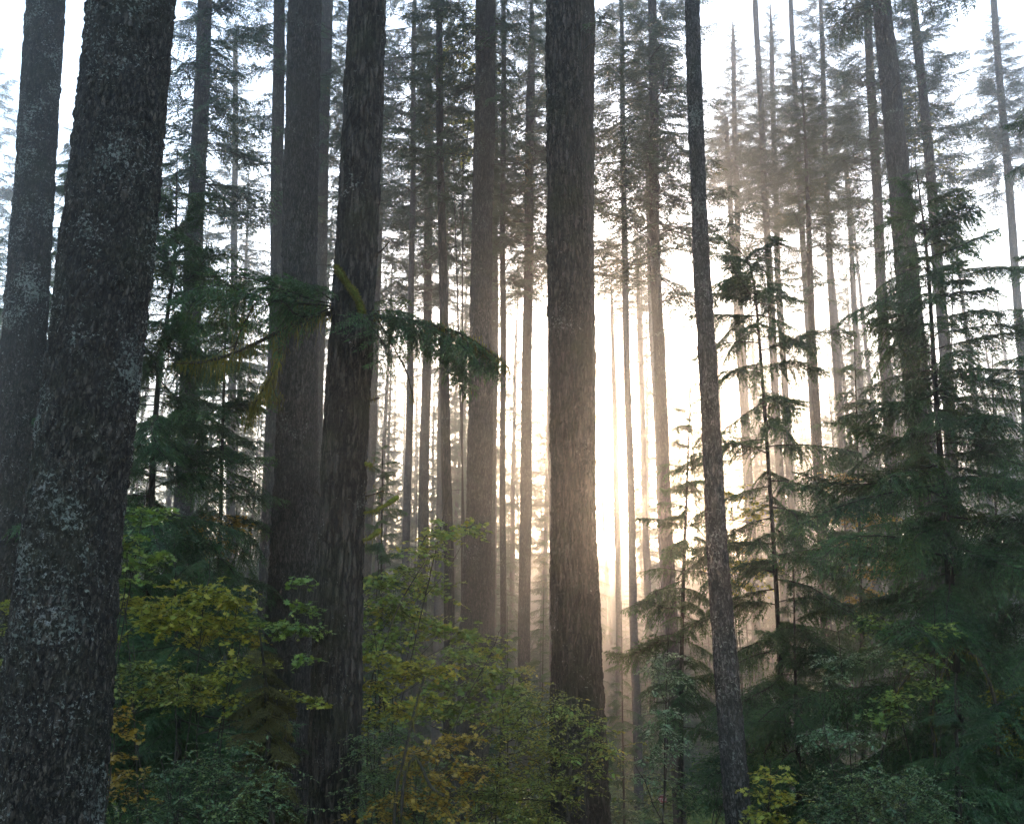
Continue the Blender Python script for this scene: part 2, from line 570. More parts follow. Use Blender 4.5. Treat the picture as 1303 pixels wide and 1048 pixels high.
def measured_tree(label, Y, pts, H=42.0, crown=None, crown_py=None, crown_scale=1.0, bark=None, fine=0, group=None, spin=None, name='fir_tree', dead=0, seed=None, vs=.2):
    """pts: (px_centre, py, px_width) top to bottom in the photograph, at depth Y."""
    pts = sorted(pts, key=lambda q: q[1])
    C = [at(x, y, Y) for x, y, w in pts]
    Rr = [w / 2 * mpp(x, y, Y) for x, y, w in pts]
    # extrapolate to ground and to the tip
    lo, lo2 = C[-1], C[-2]
    sl = (lo - lo2) / (lo[2] - lo2[2] + 1e-9)
    rs = (Rr[-1] - Rr[0]) / (C[-1][2] - C[0][2] + 1e-9)
    zg = float(ground_z(lo[0], lo[1])) - .25
    base = lo + sl * (zg - lo[2]) if zg < lo[2] else lo
    up = C[0] - C[1]
    up = up / (up[2] + 1e-9)
    ztip = zg + H
    low_r = Rr[-1] + max(0, -rs) * (lo[2] - zg)
    P = [base]
    R = [low_r * 1.35]
    if lo[2] - zg > 1.4:
        P.append(base + sl * .9)
        R.append(low_r * 1.02)
    for c, r in zip(reversed(C), reversed(Rr)):
        P.append(c)
        R.append(r)
    for f in (.35, .7, 1.0):
        if ztip > C[0][2] + 1:
            P.append(C[0] + up * ((ztip - C[0][2]) * f))
            R.append(max(.02, Rr[0] * (1 - f) + .02))
    base = np.array(P[0])
    P = np.array(P) - base
    seed = seed if seed is not None else int(abs(pts[0][0]) * 7 + Y)
    top_vis = at(pts[0][0], -40, Y)[2] - base[2]
    bot_vis = at(pts[0][0], 1080, Y)[2] - base[2]
    if fine:
        nseg = int(2 * math.pi * max(Rr) / fine)
        arr = trunk_arrays(P, R, nseg, fine * 1.15, bot_vis, top_vis, min(fine * 2.1, .085 * max(Rr)), min(fine * 4.4, .3 * max(Rr)), seed, vs=vs)
    else:
        nseg = int(np.clip(max(Rr) * 2 * 28, 14, 48))
        arr = trunk_arrays(P, R, nseg, .12 if Y < 45 else .3, bot_vis, top_vis, min(.016, .05 * max(Rr)) if Y < 45 else .01, .10, seed)
    t = thing(name, label, 'tree', base, group)
    me = new_mesh('trunk', arr, [bark or M_BARK_M], smooth=True)
    obj('trunk', me, t)
    rr = np.random.default_rng(seed)
    if crown is not None:
        cz = (at(pts[0][0], crown_py, Y)[2] - base[2]) if crown_py is not None else H * .52
        s = max(.3, (H - cz) / 28.0)
        c = obj('crown', CROWNS[crown], t)
        pos = np.array([np.interp(cz, P[:, 2], P[:, 0]), np.interp(cz, P[:, 2], P[:, 1]), cz])
        top = P[-1]
        ax = Vector(top - pos).normalized()
        q = Vector((0, 0, 1)).rotation_difference(ax)
        c.rotation_mode = 'QUATERNION'
        from mathutils import Quaternion
        c.rotation_quaternion = q @ Quaternion((0, 0, 1), spin if spin is not None else rr.uniform(0, 6.28))
        c.location = tuple(pos)
        wsc = crown_scale
        c.scale = (wsc, wsc, s)
    for i in range(dead):
        zz = rr.uniform(bot_vis + 2, top_vis)
        r_here = np.interp(zz, P[:, 2], R)
        pos = np.array([np.interp(zz, P[:, 2], P[:, 0]), np.interp(zz, P[:, 2], P[:, 1]), zz])
        a = rr.choice([0, math.pi]) + rr.normal(0, .6)
        b = obj('dead_branch', ME_DEAD[int(rr.integers(len(ME_DEAD)))], t, pos + np.array([math.cos(a), math.sin(a), 0]) * r_here * .8)
        b.rotation_euler = (0, rr.normal(.1, .3), a)
        sc = rr.uniform(.12, .5)
        b.scale = (sc,) * 3
    return t, base, P, R


G_NEAR = None
# foreground and middle distance, one by one from the photograph
measured_tree('massive lichen-crusted fir trunk, thickest in the forest, leaning right', 9.6,
              [(169, 0, 105), (131, 350, 114), (89, 700, 121), (62, 1048, 142)], 46, 0, None, 1.2, M_BARK_L, .015, vs=.38)
measured_tree('dark fir trunk at the far left, just behind the thickest lichen-crusted trunk', 16.5,
              [(60, 0, 45), (35, 350, 51), (8, 700, 58), (-16, 1048, 64)], 44, 1, None, 1.1, M_BARK_L, .024, dead=5)
T_G, G_BASE, G_P, G_R = measured_tree('dark fir trunk carrying mossy boughs on both sides at mid height', 13.4,
                                     [(466, 0, 49), (452, 350, 55), (434, 700, 61), (422, 1048, 68)], 44, 2, None, 1.1, M_BARK_D, .020)
measured_tree('thick straight fir trunk with furrowed bark at the centre, leafy shrub at its foot', 16.8,
              [(718, 0, 44), (722, 350, 52), (730, 700, 59), (741, 1048, 76)], 46, 0, None, 1.1, M_BARK_D, .022, dead=4)
measured_tree('fir trunk half hidden behind the right edge of the thick furrowed centre trunk', 24,
              [(740, 0, 31), (741, 350, 32), (741, 700, 33)], 42, 1, None, 1.0, M_BARK_D, .045)
measured_tree('stout grey fir trunk just left of the mossy-boughed trunk', 21,
              [(387, 0, 42), (382, 350, 45), (373, 700, 58), (365, 880, 62)], 46, 2, None, 1.1, M_BARK_M, .030, dead=12)
measured_tree('slender pale fir trunk against the left edge of the stout grey trunk', 33,
              [(355, 0, 15), (352, 350, 17), (340, 700, 17), (335, 780, 17)], 42, 3, None, 1, M_BARK_M)
measured_tree('pale narrow fir trunk squeezed between the stout grey trunk and the mossy-boughed trunk', 37,
              [(416, 0, 15), (408, 350, 15), (400, 700, 16)], 42, 3, None, 1, M_BARK_M)
measured_tree('straight fir trunk with a thinner twin pressed behind its right side', 29,
              [(618, 0, 25), (613, 350, 28), (608, 700, 35), (603, 880, 40)], 44, 1, None, 1, M_BARK_M, .05, dead=6)
measured_tree('thinner hazy fir trunk pressed behind the right side of a wider trunk', 44,
              [(626, 0, 12), (627, 350, 15), (622, 700, 17), (619, 880, 18)], 44, 3, None, 1, M_BARK_M)
measured_tree('smooth speckled young fir trunk standing right of the sun glow, leaning left', 13.8,
              [(882, 0, 19), (893, 350, 21), (911, 700, 27), (942, 1048, 35)], 33, 3, None, .9, M_BARK_S, .021, dead=5)
measured_tree('leaning grey fir trunk rising out of the dark hemlock at the right', 27,
              [(1122, 0, 23), (1155, 350, 29), (1185, 700, 35), (1200, 900, 38)], 42, 0, 60, 1, M_BARK_M, .05)
measured_tree('slim fir trunk beside the sun glow with long bare side branches', 37,
              [(830, 0, 11), (834, 350, 14), (850, 700, 16), (856, 830, 16)], 40, 0, 420, 1.43, M_BARK_M, dead=12)
measured_tree('even slim fir trunk standing alone in the open gap left of the thick centre trunk', 44,
              [(675, 120, 11), (672, 350, 12), (668, 700, 15), (667, 880, 16)], 42, 2, 400, 1.43, M_BARK_M, dead=16)
measured_tree('pale fir trunk rising behind the tip of the right-hand mossy bough', 50,
              [(546, 150, 11), (545, 350, 11), (538, 700, 14), (535, 800, 14)], 42, 1, 440, 1.3, M_BARK_M, dead=6)
measured_tree('thin dark young fir trunk bending right towards its foot, beside a paler one', 31,
              [(558, 0, 8), (563, 350, 11), (571, 700, 13), (571, 830, 14)], 34, 3, 300, .8, M_BARK_D, dead=6)
measured_tree('pale misty fir trunk just left of the thin dark bending one', 58,
              [(566, 350, 10), (561, 600, 11), (558, 780, 12)], 44, 2, 480, 1.3, M_BARK_F)
measured_tree('pale fir trunk peeking out at the right side of the mossy-boughed trunk', 48,
              [(482, 200, 11), (480, 350, 11), (471, 600, 12), (466, 750, 13)], 42, 1, 420, 1.3, M_BARK_M)
measured_tree('thin dark fir stem with crowded bare branches, right of the twin trunks', 40,
              [(641, 0, 6), (640, 300, 7), (640, 600, 8), (640, 820, 8)], 30, 3, 380, .8, M_BARK_M, dead=16)
measured_tree('hazy fir with shaggy drooping boughs between the thick left trunk and the pale slender one', 28,
              [(261, 0, 18), (247, 330, 22), (235, 600, 25), (228, 760, 26)], 36, 0, 390, 1.0, M_BARK_M, dead=4)
measured_tree('tall hazy fir trunk immediately left of the leaning grey trunk at the right', 43,
              [(1103, 0, 10), (1121, 350, 13), (1136, 650, 15)], 42, 2, 330, 1.06, M_BARK_M, dead=4)
measured_tree('hazy fir trunk a little right of the leaning grey trunk', 38,
              [(1162, 0, 10), (1187, 250, 13), (1206, 500, 15), (1216, 700, 16)], 40, 1, 320, 1.06, M_BARK_M, dead=4)
measured_tree('slim fog-softened fir with short branches rising behind the drooping hemlock top', 52,
              [(961, 0, 7), (979, 350, 9), (992, 600, 10), (1000, 800, 11)], 42, 1, 320, 0.87, M_BARK_F, dead=6)
measured_tree('slim fog-softened fir with level branches, second to the right of the drooping hemlock top', 52,
              [(1006, 0, 6), (1024, 350, 8), (1040, 600, 10), (1050, 800, 10)], 42, 2, 300, 0.87, M_BARK_F, dead=6)
measured_tree('fir trunk at the upper right edge among hazy boughs', 46,
              [(1264, 0, 8), (1289, 300, 10), (1303, 500, 11), (1315, 700, 12)], 40, 0, 260, 1.06, M_BARK_M, dead=4)
measured_tree('thread-thin far fir stem standing right of the brightest sun glow', 68,
              [(811, 350, 5), (815, 450, 6), (822, 700, 8), (826, 800, 8)], 36, 3, 430, .8, M_BARK_F)
measured_tree('thread-thin far fir stem in the middle of the sun glow', 66,
              [(779, 400, 4), (782, 500, 6), (786, 700, 7), (788, 860, 8)], 32, 1, 420, .7, M_BARK_F, dead=3)
measured_tree('faint far fir stem tucked against the left side of the slim sunlit trunk', 60,
              [(823, 150, 5), (826, 350, 6), (838, 600, 7), (845, 780, 7)], 42, 3, 420, .8, M_BARK_F)
measured_tree('faint fir stem between the speckled young trunk and the drooping hemlock top', 62,
              [(924, 150, 6), (931, 300, 7), (944, 500, 8), (955, 700, 8)], 38, 2, 260, 0.87, M_BARK_F, dead=3)
measured_tree('faint narrow fir stem seen above the layered hemlock boughs', 58,
              [(1050, 250, 5), (1062, 400, 6), (1076, 600, 7)], 36, 3, 280, .8, M_BARK_F)
measured_tree('faint fir stem midway between two hazy trunks above the dark hemlock', 60,
              [(1076, 200, 6), (1088, 400, 7), (1103, 600, 8)], 38, 1, 230, .9, M_BARK_F)
measured_tree('grey fir stem standing in amber light low between the hemlocks at the right', 34,
              [(1040, 560, 11), (1045, 680, 13), (1052, 800, 15)], 30, 3, 430, .8, M_BARK_M)

measured_tree('broad full-crowned fir, pale in the mist at the upper left edge behind the leftmost trunk', 58, [(-4, 90, 6), (-6, 350, 10), (-10, 700, 12)], 46, 2, 620, 1.5, M_BARK_F)
measured_tree('pale full-crowned fir in the mist between the thickest trunk and the stout grey trunk', 55, [(300, 60, 6), (298, 350, 9), (292, 700, 12)], 45, 0, 600, 1.35, M_BARK_F)

for args in ((524, 43, 2, 330, 'misty fir with a wide lacy crown between the mossy-boughed trunk and the twin trunks'),
             (700, 50, 0, 420, 'misty fir whose lacy boughs show on both sides of the thick centre trunk'),
             (795, 47, 2, 330, 'misty fir with a wide lacy crown above the sun glow'),
             (940, 62, 3, 300, 'misty fir with a wide lacy crown right of the speckled young trunk'),
             (1056, 52, 1, 300, 'misty fir with a thin lacy crown left of the tall hazy trunk at the right'),
             (990, 60, 0, 330, 'misty fir with a lacy crown between two slim fog-softened firs'),
             (440, 55, 2, 500, 'misty fir whose boughs show in the sliver of sky left of the mossy-boughed trunk')):
    x, Y, cr, cpy, lab = args
    k = (x - 640) * .06
    measured_tree(lab, Y, [(x - k * .4, 60, 6), (x, 350, 8), (x + k, 700, 10)], 50, cr, cpy, 1.2, M_BARK_F, dead=4)

# ------------------------------------------------------------------ far trees in the mist
f_rng = np.random.default_rng(77)
FAR_TRUNKS = []
for k in range(3):
    H = 44
    zz = np.linspace(0, H, 8)
    P = np.stack([.25 * np.sin(zz * .08 + k * 2), .2 * np.cos(zz * .07 + k), zz], 1)
    P[:, :2] -= P[0, :2]
    R = np.interp(zz, [0, 1.5, 30, H], [.34, .27, .15, .02])
    FAR_TRUNKS.append(new_mesh('trunk', trunk_arrays(P, R, 14, .5, 0, H, .008, .12, k + 3), [M_BARK_F], True))
FAR_LABEL = 'slim fog-faded fir trunk with a thin crown far back in the forest'
placed = []
tries = 0
while len(placed) < 180 and tries < 6000:
    tries += 1
    Y = 60 + 115 * f_rng.random() ** .85
    X = f_rng.uniform(-.62, .62) * Y
    px = CX + X / Y * FPX * 1.03
    if 745 < px < 905 and f_rng.random() < (.5 if Y < 100 else .1):
        continue
    if Y < 85 and f_rng.random() < .35:
        continue
    if any((X - a) ** 2 + (Y - b) ** 2 < 4.0 ** 2 for a, b in placed):
        continue
    placed.append((X, Y))
    t = thing('fir_tree', FAR_LABEL, 'tree', (X, Y, float(ground_z(X, Y)) - .2), 'fog-faded firs far back in the forest')
    k = int(f_rng.integers(3))
    obj('trunk', FAR_TRUNKS[k], t)
    c = obj('crown', CROWNS[int(f_rng.integers(4))], t, (0, 0, f_rng.uniform(5, 14)))
    c.rotation_euler = (0, 0, f_rng.uniform(0, 6.28))
    cw = f_rng.uniform(.85, 1.35)
    c.scale = (cw, cw, (44 - c.location.z) / 28)
    s = f_rng.uniform(.8, 1.12)
    t.scale = (s * f_rng.uniform(.8, 1.1),) * 2 + (s,)
    t.rotation_euler = (f_rng.normal(0, .015), f_rng.normal(0, .015), f_rng.uniform(0, 6.28))


# small conifers under the far trees
UND = []
for k in range(2):
    g = Geo()
    n = 90
    az = 0
    for i in range(n):
        h = (i + f_rng.random()) / n
        az += 2.4 + f_rng.normal(0, .4)
        l = 1.7 * ((1 - h) ** .7 + .05) * f_rng.uniform(.6, 1.15)
        g.add_geo(BOUGH_F[int(f_rng.integers(len(BOUGH_F)))], m4(rotm(az, math.radians(f_rng.normal(-10 + 30 * h, 9)), f_rng.normal(0, .2)), (0, 0, .5 + 7.5 * h), l / 3.0))
    V, F = tube([[0, 0, -.4], [0, 0, 4], [.03, 0, 8.3]], [.07, .04, .008], 7)
    UND.append((new_mesh('crown', g.arrays(), [M_NEEDLE_F, M_TWIG]), new_mesh('trunk', (V, F, np.zeros(len(F), np.int32)), [M_BARK_F], True)))
und = []
while len(und) < 250:
    Y = f_rng.uniform(46, 225)
    X = f_rng.uniform(-.56, .56) * Y
    if any((X - a) ** 2 + (Y - b) ** 2 < 4 for a, b in placed + und):
        continue
    und.append((X, Y))
    t = thing('hemlock_tree', 'small mist-veiled conifer on the forest floor far behind the trunks', 'tree', (X, Y, float(ground_z(X, Y))), 'small mist-veiled conifers far behind the trunks')
    c, tr = UND[int(f_rng.integers(2))]
    obj('crown', c, t)
    obj('trunk', tr, t)
    s = f_rng.uniform(.6, 1.7)
    if Y > 62 and f_rng.random() < .62 and not 770 < CX + X / Y * FPX * 1.03 < 880:
        s = f_rng.uniform(1.8, 3.3)
    t.scale = (s * .8, s * .8, s)
    t.rotation_euler = (0, 0, f_rng.uniform(0, 6.28))


# ------------------------------------------------------------------ young hemlocks
def young(label, Y, stem, width_px, name='hemlock_tree', n=60, top_frac=.0, seed=1, group=None, meshes=None, bare_to=.12, dense=1.0, wood_r=.05, droop_top=True, pit=(-14, 14)):
    """stem: (px, py) from tip to base; boughs are parts that share a few meshes."""
    rr = np.random.default_rng(seed)
    C = [at(x, y, Y) for x, y in stem]
    lo, lo2 = C[-1], C[-2]
    sl = (lo - lo2) / (lo[2] - lo2[2] + 1e-9)
    zg = float(ground_z(lo[0], lo[1])) - .15
    if lo[2] > zg:
        C.append(lo + sl * (zg - lo[2]))
    C = C[::-1]
    base = C[0]
    P = smooth_path(np.array(C) - base, 24)
    Ltot = P[-1, 2] - P[0, 2]
    R = wood_r * (1 - np.linspace(0, 1, 24)) ** .9 + .006
    t = thing(name, label, 'tree', base, group)
    V, F = tube(P, R, 9)
    obj('trunk', new_mesh('trunk', (V, F, np.zeros(len(F), np.int32)), [M_BARK_D], True), t)
    half = width_px / 2 * mpp(stem[0][0], stem[0][1], Y)
    az = rr.uniform(0, 6)
    meshes = meshes or (ME_BOUGH_Y[:4] + ME_BOUGH_W)
    n = int(n * 1.3)
    for i in range(n):
        h = bare_to + (1 - bare_to) * ((i + rr.random()) / n)
        az += 2.4 + rr.normal(0, .4)
        k = h * 23
        i0 = min(22, int(k))
        pos = P[i0] + (P[i0 + 1] - P[i0]) * (k - i0)
        l = half * ((1 - h) ** .62 * .95 + .05) * rr.uniform(.6, 1.2)
        if h < .3:
            l *= .65 + h
        if h > .88 and rr.random() < .62:
            continue
        big = l > 1.45 and meshes[0] is ME_BOUGH_Y[0]
        b = obj('bough', ME_BOUGH_B[int(rr.integers(5))] if big else meshes[int(rr.integers(len(meshes)))], t, pos)
        pitch = math.radians(rr.normal(pit[0] + 30 * h * h, pit[1]))
        b.rotation_euler = Matrix(rotm(az, pitch, rr.normal(0, .38)).tolist()).to_euler()
        s = l / (2.45 if big else 1.5)
        b.scale = (s, s * rr.uniform(.85, 1.15), s)
    return t


young('young hemlock with a drooping tip, open boughs and a thin dark stem', 18, [(938, 315), (956, 345), (966, 430), (985, 700), (998, 950)], 330, n=78, seed=3)
young('dense dark green hemlock filling the right side, its stem against the leaning grey trunk', 15.5, [(1166, 215), (1180, 330), (1192, 520), (1206, 700), (1222, 960)], 470, n=104, seed=8, wood_r=.085)
young('dark hemlock at the right edge whose boughs reach into the forest', 14.5, [(1352, -60), (1358, 400), (1362, 900)], 420, n=70, seed=12, wood_r=.09)
young('dark shaggy hemlock between the thickest trunk and the stout grey trunk', 17.5, [(226, 190), (221, 340), (200, 500), (188, 740), (180, 900)], 430, n=125, seed=15, wood_r=.09)
young('second dark hemlock close behind the shaggy one, nearer to the stout grey trunk', 20, [(290, 330), (284, 520), (276, 860)], 270, n=80, seed=16, wood_r=.06)
young('hemlock seen through the gap between the two leftmost trunks', 23, [(96, 150), (88, 380), (80, 760)], 300, n=80, seed=18)
young('hemlock reaching in from behind the dark trunk at the far left edge', 25, [(-14, 170), (-18, 500), (-20, 800)], 260, n=56, seed=19)
young('small pointed hemlock with level boughs just right of the mossy-boughed trunk', 23, [(487, 560), (486, 650), (484, 860)], 120, n=46, seed=23, wood_r=.03)
young('young hemlock with boughs spreading left, behind the speckled young trunk', 19.5, [(880, 455), (874, 620), (868, 800), (866, 1000)], 210, n=56, seed=27, wood_r=.06, bare_to=.34)
young('hemlock standing in amber light between the drooping-tip hemlock and the dense dark one', 23, [(1086, 400), (1092, 600), (1098, 900)], 250, n=60, seed=31)
young('hemlock low behind the dense dark green one, close to the right edge', 20, [(1262, 430), (1268, 700), (1272, 960)], 260, n=58, seed=33)
young('small misty hemlock left of the slim trunk in the open gap', 33, [(646, 770), (646, 900)], 80, n=34, seed=35, wood_r=.03, bare_to=.0)
young('small misty hemlock on the far side of the open gap, beside the thick centre trunk', 36, [(692, 745), (690, 900)], 90, n=34, seed=36, wood_r=.03, bare_to=.0)
young('small misty hemlock right behind the foot of the thick centre trunk', 32, [(791, 765), (792, 900), (794, 1020)], 110, n=40, seed=37, wood_r=.04, bare_to=.0)
young('little olive-tinged hemlock with hanging boughs, left of the mossy-boughed trunk foot', 12.3, [(330, 800), (338, 870), (342, 960)], 160, n=40, seed=41, meshes=ME_BOUGH_O, wood_r=.045, pit=(-32, 9), bare_to=.2)
young('squat dark hemlock at the lower right, in front of the dense one', 12.5, [(1215, 870), (1218, 960), (1220, 1040)], 260, n=34, seed=43, wood_r=.05, bare_to=.0)
young('low dark hemlock growing between the drooping-tip hemlock and the speckled trunk foot', 17, [(1010, 720), (1012, 860), (1016, 980)], 260, n=50, seed=44, wood_r=.05, bare_to=.0)
young('dark hemlock low behind the yellow shrubs at the left', 15, [(222, 690), (224, 800), (226, 900)], 260, n=50, seed=45, wood_r=.05, bare_to=.0)


# ------------------------------------------------------------------ leaves
def lobed_leaf():
    a = np.linspace(0, 2 * math.pi, 14, endpoint=False)
    r = np.where(np.arange(14) % 2 == 0, 1.0, .55)
    r[7] = .35
    V = np.stack([np.cos(a) * r * .5 + .45, np.sin(a) * r * .52, .10 * np.abs(np.sin(a)) * r], 1)
    V = np.vstack([[[.35, 0, 0]], V])
    F = np.array([[0, 1 + i, 1 + (i + 1) % 14] for i in range(14)])
    return V, F


def oval_leaf():
    V = np.array([[0, 0, 0], [.35, .24, .05], [.75, .2, .04], [1, 0, -.05], [.75, -.2, .04], [.35, -.24, .05]])
    F = np.array([[0, 1, 2], [0, 2, 3], [0, 3, 4], [0, 4, 5]])
    return V, F


LEAF = {'maple': lobed_leaf(), 'oval': oval_leaf()}


def put_leaves(P, D, Nn, S, kind):
    LV, LF = LEAF[kind]
    D = D / (np.linalg.norm(D, axis=1)[:, None] + 1e-9)
    T = np.cross(Nn, D)
    T /= np.linalg.norm(T, axis=1)[:, None] + 1e-9
    B = np.cross(D, T)
    V = P[:, None, :] + S[:, None, None] * (LV[None, :, 0:1] * D[:, None, :] + LV[None, :, 1:2] * T[:, None, :] + LV[None, :, 2:3] * B[:, None, :])
    k = len(LV)
    F = (np.arange(len(P)) * k)[:, None, None] + LF[None]
    return V.reshape(-1, 3), F.reshape(-1, 3)


def spray(rng, c, rad, n_twig, leaf, kind, flat=.25, lean=(0, 0)):
    """A loose layer of leafy twigs around c -> leaf geometry and twig geometry."""
    g, w = Geo(), Geo()
    P, D = [], []
    for i in range(n_twig):
        a = rng.uniform(0, 2 * math.pi)
        l = rad * rng.uniform(.45, 1.1)
        o = np.array([rng.normal(0, .35) * rad, rng.normal(0, .35) * rad, rng.normal(0, flat) * rad * .6])
        d = np.array([math.cos(a) + lean[0], math.sin(a) + lean[1], rng.normal(0, .25)])
        d /= np.linalg.norm(d)
        u = np.arange(.15, 1.0, leaf * .5 / l)
        q = c + o + d * (l * u)[:, None]
        q[:, 2] -= .28 * l * u ** 2
        sd = np.where(np.arange(len(u)) % 2 == 0, 1, -1)
        perp = np.array([-d[1], d[0], 0])
        e = d * .55 + perp * sd[:, None] * .9 + rng.normal(0, .3, (len(u), 3))
        e[:, 2] -= .25
        P.append(q)
        D.append(e)
        tw = c + o + d * (l * np.array([0, .5, 1]))[:, None]
        tw[:, 2] -= .28 * l * np.array([0, .25, 1])
        w.add(*tube(tw, [.004, .003, .0015], 3, False))
    P = np.concatenate(P)
    D = np.concatenate(D)
    Nn = np.tile([0, 0, 1.0], (len(P), 1)) + rng.normal(0, .38, (len(P), 3))
    S = leaf * 1.25 * rng.choice([.45, .7, .85, 1.0, 1.15, 1.4], len(P)) * rng.uniform(.85, 1.15, len(P))
    g.add(*put_leaves(P, D, Nn, S, kind))
    return g, w


def shrub(label, name, cat, base, sprays, leafmat, leaf, kind, seed, group=None, stems=3, twigs=14, flat=.25, stem_r=.016, mossy=False):
    """sprays: list of (centre xyz, radius). Stems arch from the base to the sprays."""
    rr = np.random.default_rng(seed)
    base = np.array(base, float)
    t = thing(name, label, cat, base, group)
    L, W = Geo(), Geo()
    hub = None
    for i, (c, r) in enumerate(sprays):
        c = np.array(c) - base
        g, w = spray(rr, c, r, max(7, int(twigs * 3.2 * (r / .5) ** 1.3)), leaf, kind, flat)
        L.add(*g.arrays()[:2])
        W.add(*w.arrays()[:2])
        b0 = np.array([rr.normal(0, .12), rr.normal(0, .12), -.1])
        if i % 4 == 0:
            mid = b0 * .6 + c * .4 + np.array([rr.normal(0, .15), rr.normal(0, .15), .2 * np.linalg.norm(c[:2]) + .1])
            path = smooth_path([b0, mid, c, c + (c - mid) * .2], 12)
            path[1:-1] += rr.normal(0, .012, (10, 3))
            W.add(*tube(path, np.linspace(stem_r * .8, .003, 12), 5))
            hub = path[6]
        else:
            q = smooth_path([hub, hub * .5 + c * .5 + rr.normal(0, .06, 3), c], 8)
            W.add(*tube(q, np.linspace(stem_r * .4, .002, 8), 4))
    obj('foliage', new_mesh('foliage', L.arrays(), [leafmat]), t)
    wv = W.arrays()
    obj('stem', new_mesh('stem', wv, [M_MOSSB if mossy else M_TWIG]), t)
    return t


def pshrub(label, basepx, Y, sp, leafmat, leaf, kind, seed, name='vine_maple', cat='shrub', **kw):
    """sp: (px, py, dY, radius_px)"""
    b = at(basepx, 1000, Y)
    base = (b[0], Y, float(ground_z(b[0], Y)))
    S = [(at(x, y, Y + dy), r * mpp(x, y, Y)) for x, y, dy, r in sp]
    return shrub(label, name, cat, base, S, leafmat, leaf, kind, seed, **kw)


pshrub('green-yellow vine maple leafing out against the right side of the thickest trunk', 150, 12.2,
       [(182, 655, .2, 38), (160, 690, 0, 36), (200, 706, .3, 32), (160, 720, .1, 30), (158, 740, 0, 25)], M_MAPLE_G, .062, 'maple', 101)
pshrub('yellow vine maple with wide flat leaf layers left of the stout grey trunk', 240, 13,
       [(262, 752, 0, 44), (292, 762, .2, 36), (190, 772, .1, 44), (235, 782, -.1, 50), (300, 790, .3, 36), (318, 812, .3, 26), (215, 790, .4, 44), (280, 800, .1, 30), (160, 764, 0, 30), (250, 812, .3, 26)], M_MAPLE_Y, .058, 'maple', 102)
pshrub('dull yellow small-leaved shrub below the flat-layered vine maple', 200, 12,
       [(170, 850, 0, 44), (210, 858, .2, 42), (245, 868, .1, 38), (180, 880, .3, 40), (225, 890, -.1, 34)], M_HUCK_Y, .042, 'maple', 103, name='leafy_shrub')
pshrub('pale yellow vine maple arching from the left side of the mossy-boughed trunk', 380, 12.8,
       [(384, 738, 0, 20), (390, 770, 0, 24), (360, 795, .2, 32), (385, 800, 0, 28), (330, 790, .4, 22), (390, 835, 0, 22)], M_MAPLE_G, .06, 'maple', 104)
pshrub('olive and gold vine maple drooping over the little olive-tinged hemlock', 300, 12.6,
       [(300, 842, .2, 36), (330, 835, .4, 32), (280, 865, .2, 30), (300, 890, 0, 36), (255, 885, .2, 32), (372, 880, .3, 24), (395, 888, 0, 20), (405, 898, -.4, 16)], M_MAPLE_Y, .05, 'maple', 105)
pshrub('rusty gold shrub at the foot of the thickest lichen-crusted trunk', 150, 11,
       [(150, 905, 0, 28), (155, 930, 0, 30), (148, 960, 0, 26), (160, 985, .2, 30), (160, 1010, .2, 28)], M_MAPLE_O, .045, 'maple', 106, name='leafy_shrub')
pshrub('blue-green small-leaved bush at the lower left in front of the hemlocks', 260, 11,
       [(210, 985, 0, 44), (260, 975, .2, 50), (310, 985, 0, 46), (230, 1020, -.2, 50), (290, 1025, -.2, 52), (340, 1020, .1, 40), (190, 1035, 0, 40), (300, 950, .3, 36), (350, 985, .2, 34)], M_HUCK, .03, 'oval', 107, name='huckleberry_bush', cat='bush', twigs=17, flat=.4)
pshrub('tall green vine maple spreading right of the mossy-boughed trunk', 470, 15,
       [(560, 676, 0, 34), (598, 672, .2, 24), (540, 700, 0, 34), (520, 725, .2, 36), (480, 740, .3, 34), (500, 765, 0, 40), (545, 748, .3, 34), (470, 780, 0, 34), (530, 790, .3, 44), (490, 812, 0, 44), (560, 800, .3, 34), (600, 808, .4, 30), (625, 828, .4, 24)], M_MAPLE_G, .06, 'maple', 108)
pshrub('yellow vine maple under the tall green one, right of the mossy-boughed trunk', 500, 14.2,
       [(480, 835, 0, 36), (520, 850, .2, 40), (480, 870, 0, 40), (560, 850, .2, 34), (500, 900, .2, 36), (545, 890, 0, 30), (480, 915, 0, 28)], M_MAPLE_Y, .055, 'maple', 109)
pshrub('green shrub with broad drooping leaves in front of the twin trunks', 600, 18,
       [(590, 830, 0, 34), (630, 855, .2, 34), (605, 870, 0, 30), (560, 870, 0, 30), (650, 880, .2, 30), (590, 900, 0, 36), (540, 905, 0, 36), (640, 905, 0, 30)], M_MAPLE_G, .07, 'maple', 110)
pshrub('bushy olive-green shrub at the foot of the thick furrowed centre trunk', 660, 13,
       [(640, 905, .2, 40), (690, 895, .3, 44), (730, 905, -.1, 38), (660, 940, 0, 50), (710, 945, -.1, 50), (755, 950, -.3, 34), (630, 975, 0, 46), (680, 985, 0, 54), (725, 995, -.2, 42), (640, 1020, 0, 52), (690, 1030, -.1, 50), (600, 1010, .2, 44)], M_HUCK_Y, .036, 'oval', 111, name='huckleberry_bush', cat='bush', twigs=17, flat=.4)
pshrub('leafy green spray hanging across the right side of the thick centre trunk', 745, 12.6,
       [(750, 925, 0, 26), (772, 955, 0, 22), (740, 965, .1, 26), (765, 985, 0, 16), (705, 900, .2, 24)], M_MAPLE_G, .045, 'oval', 112, name='leafy_shrub')
